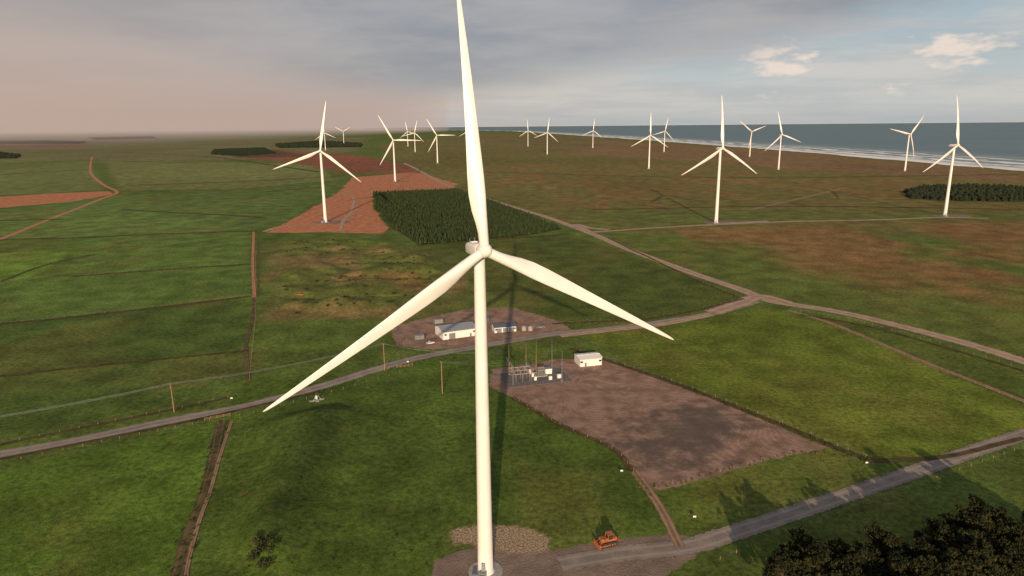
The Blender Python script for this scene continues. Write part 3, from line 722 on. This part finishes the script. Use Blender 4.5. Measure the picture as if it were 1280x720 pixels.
def inpoly(P,spx,spy,jit,keep=1.0,rot=0):
    P=np.array(P); c_=P.mean(0); cs,sn=math.cos(rot),math.sin(rot); Rm=np.array([[cs,sn],[-sn,cs]])
    Q=(P-c_)@Rm.T; lo,hi=Q.min(0),Q.max(0)
    gx=np.arange(lo[0],hi[0],spx);gy=np.arange(lo[1],hi[1],spy); A,B=np.meshgrid(gx,gy); S=np.stack([A.ravel(),B.ravel()],1)
    S=S+rng.normal(size=S.shape)*jit; S=S[rng.random(len(S))<keep]; W_=S@Rm+c_
    d=sdf([tuple(p) for p in P],W_[:,0],W_[:,1]); return W_[d<0]
def conifers(name,pts,H,r_,mat,tiers=3,ns=6):
    V=[];Fc=[];rn=[];o=0; Z=height(pts[:,0],pts[:,1])
    for (a,b_),z_ in zip(pts,Z):
        h_=H*random.uniform(.65,1.15); q=random.random()
        for k in range(tiers):
            z0=z_+h_*(.04+.28*k); z1=z_+h_*(.5+.5*(k+1)/tiers) if k<tiers-1 else z_+h_; rd=r_*(1-.27*k)*random.uniform(.8,1.15); ph=random.random()*6
            for i in range(ns):
                th=ph+2*math.pi*i/ns; rj=rd*random.uniform(.65,1.2); V.append((a+rj*math.cos(th),b_+rj*math.sin(th),z0+random.uniform(-.2,.3)*h_*.2))
            V.append((a,b_,z1)); 
            for i in range(ns): Fc.append((o+i,o+(i+1)%ns,o+ns))
            rn+=[q*.7+random.random()*.3]*(ns+1); o+=ns+1
    me=bpy.data.meshes.new(name); me.from_pydata(V,[],Fc); me.materials.append(mat); fattr(me,'rnd',np.array(rn))
    ob=bpy.data.objects.new(name,me); scene.collection.objects.link(ob); return ob
pl=GP([(466,242),(572,238),(640,262),(702,286),(640,297),(524,306),(488,282),(470,262)])
conifers('pine_plantation',inpoly(pl,5.4,3.5,.6,.93,R(-28)),7.0,2.0,PINE)
bushm=leafmat('coastal_scrub',(.014,.024,.012),(.038,.046,.02))
def forest(px,H,sp_,keep=.9): 
    P=inpoly(GP(px),sp_,sp_,sp_*.35,keep); 
    if len(P): conifers('distant_trees',P,H,sp_*.85,bushm,3,6)
forest([(1130,240),(1160,234),(1230,233),(1300,237),(1300,252),(1200,252),(1135,248)],8,7)
forest([(-80,178.5),(0,177),(60,176.5),(108,178),(100,179.5),(-80,180)],12,26)
forest([(112,172.5),(190,171),(195,173),(120,175)],16,34)
forest([(345,181),(400,177),(452,180),(450,184),(350,185)],14,20)
forest([(268,187),(330,185),(345,192),(300,195),(265,193)],7,13)
forest([(-40,192),(0,191),(25,194),(20,198),(-40,199)],9,14)
# ---------------------------------------------------------------- rain haze bank over the inland plain (thins out seawards)
b=MB(); fp=[(-90000,900),(-3800,1700),(-2900,4200),(-2200,9000),(-1500,16000),(-1700,20000),(-3600,26000),(-8000,36000),(-30000,62000),(-90000,62000)]
n=len(fp); b.add([(a,c_,-60) for a,c_ in fp]+[(a,c_,900) for a,c_ in fp],[(i,(i+1)%n,n+(i+1)%n,n+i) for i in range(n)]+[list(range(n))[::-1],list(range(n,2*n))])
hm,t=newmat('haze_air')
ab=t.n('ShaderNodeVolumeAbsorption'); em=t.n('ShaderNodeEmission'); ad=t.n('ShaderNodeAddShader'); o=t.n('ShaderNodeOutputMaterial')
SG=8.0e-5
ab.inputs['Color'].default_value=(0,0,0,1); ab.inputs['Density'].default_value=SG
em.inputs['Color'].default_value=(.50,.375,.32,1); em.inputs['Strength'].default_value=SG
t.t.links.new(ab.outputs[0],ad.inputs[0]); t.t.links.new(em.outputs[0],ad.inputs[1]); t.t.links.new(ad.outputs[0],o.inputs['Volume'])
b.obj('haze',[hm])
# ---------------------------------------------------------------- sun and sky
SEL=R(14.5); SAZ=R(1.5)
sd=Vector((math.sin(SAZ)*math.cos(SEL),math.cos(SAZ)*math.cos(SEL),-math.sin(SEL)))
l=bpy.data.lights.new('sun','SUN'); l.energy=4.9; l.angle=R(.5); l.color=(1,.75,.50)
lo=bpy.data.objects.new('sun',l); scene.collection.objects.link(lo); lo.rotation_euler=sd.to_track_quat('-Z','Y').to_euler()
W=bpy.data.worlds.new('World'); scene.world=W; W.use_nodes=True; t=NT(W.node_tree)
sk=t.n('ShaderNodeTexSky',sky_type='NISHITA'); sk.sun_disc=False; sk.sun_elevation=SEL; sk.sun_rotation=R(181.5)
bg=t.n('ShaderNodeBackground'); t.put(bg.inputs[0],sk.outputs[0]); bg.inputs[1].default_value=.1
g=t.n('ShaderNodeTexCoord').outputs['Generated']; sp=t.n('ShaderNodeSeparateXYZ'); t.put(sp.inputs[0],g)
az=t.m('MULTIPLY',t.m('ARCTAN2',sp.outputs[0],sp.outputs[1]),57.3); el=t.m('MULTIPLY',t.m('ARCSINE',sp.outputs[2]),57.3)
def cv(a,b_,o_=0):
    c_=t.n('ShaderNodeCombineXYZ'); t.put(c_.inputs[0],t.m('MULTIPLY',az,a)); t.put(c_.inputs[1],t.m('MULTIPLY',el,b_)); c_.inputs[2].default_value=o_; return c_.outputs[0]
nA=t.noise(cv(.035,.16),1,5,.55); nB=t.noise(cv(.08,.42),1,7,.6); nC=t.noise(cv(.17,.5,3.1),1,6,.6); nD=t.noise(cv(.05,.6,7.7),1,6,.6)
low=t.mix(t.mr(el,.3,7),(.55,.57,.55),(.40,.49,.54))
low=t.mix(t.mr(az,-14,20,1,0),low,(.64,.53,.46))
wisp=t.mr(nB,.38,.60); low=t.mix(t.m('MULTIPLY',wisp,.65),low,(.66,.61,.57))
low=t.mix(t.m('MULTIPLY',t.mr(nD,.45,.65),.5),low,(.42,.44,.47))
low=t.mix(t.mr(el,0,1.6,.55,0),low,(.38,.42,.45))
pf=t.m('MULTIPLY',t.m('MULTIPLY',t.mr(nC,.55,.66),t.mr(az,10,22)),t.m('MULTIPLY',t.mr(el,1.2,2.6),t.mr(el,6.5,9,1,0)))
low=t.mix(t.m('MULTIPLY',pf,.85),low,(.88,.73,.63))
dark=t.mix(t.mr(nA,.35,.65),(.27,.285,.32),(.39,.39,.41))
dark=t.mix(t.mr(nB,.4,.7,0,.5),dark,(.49,.45,.43))
bd=t.m('SUBTRACT',el,t.m('MULTIPLY_ADD',az,.15,2.9))
bd=t.m('ADD',bd,t.m('MULTIPLY',t.m('SUBTRACT',nB,.5),5.0))
c=t.mix(t.mr(bd,-1.4,2.0),low,dark)
hz=t.mix(t.mr(el,0,9),(.50,.38,.32),(.43,.37,.35)); hz=t.mix(t.mr(nA,.35,.65,0,.7),hz,(.56,.44,.38)); hz=t.mix(t.mr(nB,.45,.7,0,.4),hz,(.38,.34,.34))
c=t.mix(t.mr(t.m('ADD',az,t.m('MULTIPLY',el,1.2)),-38,6,1,0),c,hz)
bg2=t.n('ShaderNodeBackground'); t.put(bg2.inputs[0],c); bg2.inputs[1].default_value=1
mx=t.n('ShaderNodeMixShader'); t.put(mx.inputs[0],t.mr(el,12,40,.94,.5)); t.t.links.new(bg.outputs[0],mx.inputs[1]); t.t.links.new(bg2.outputs[0],mx.inputs[2])
wo=t.n('ShaderNodeOutputWorld'); t.t.links.new(mx.outputs[0],wo.inputs[0])
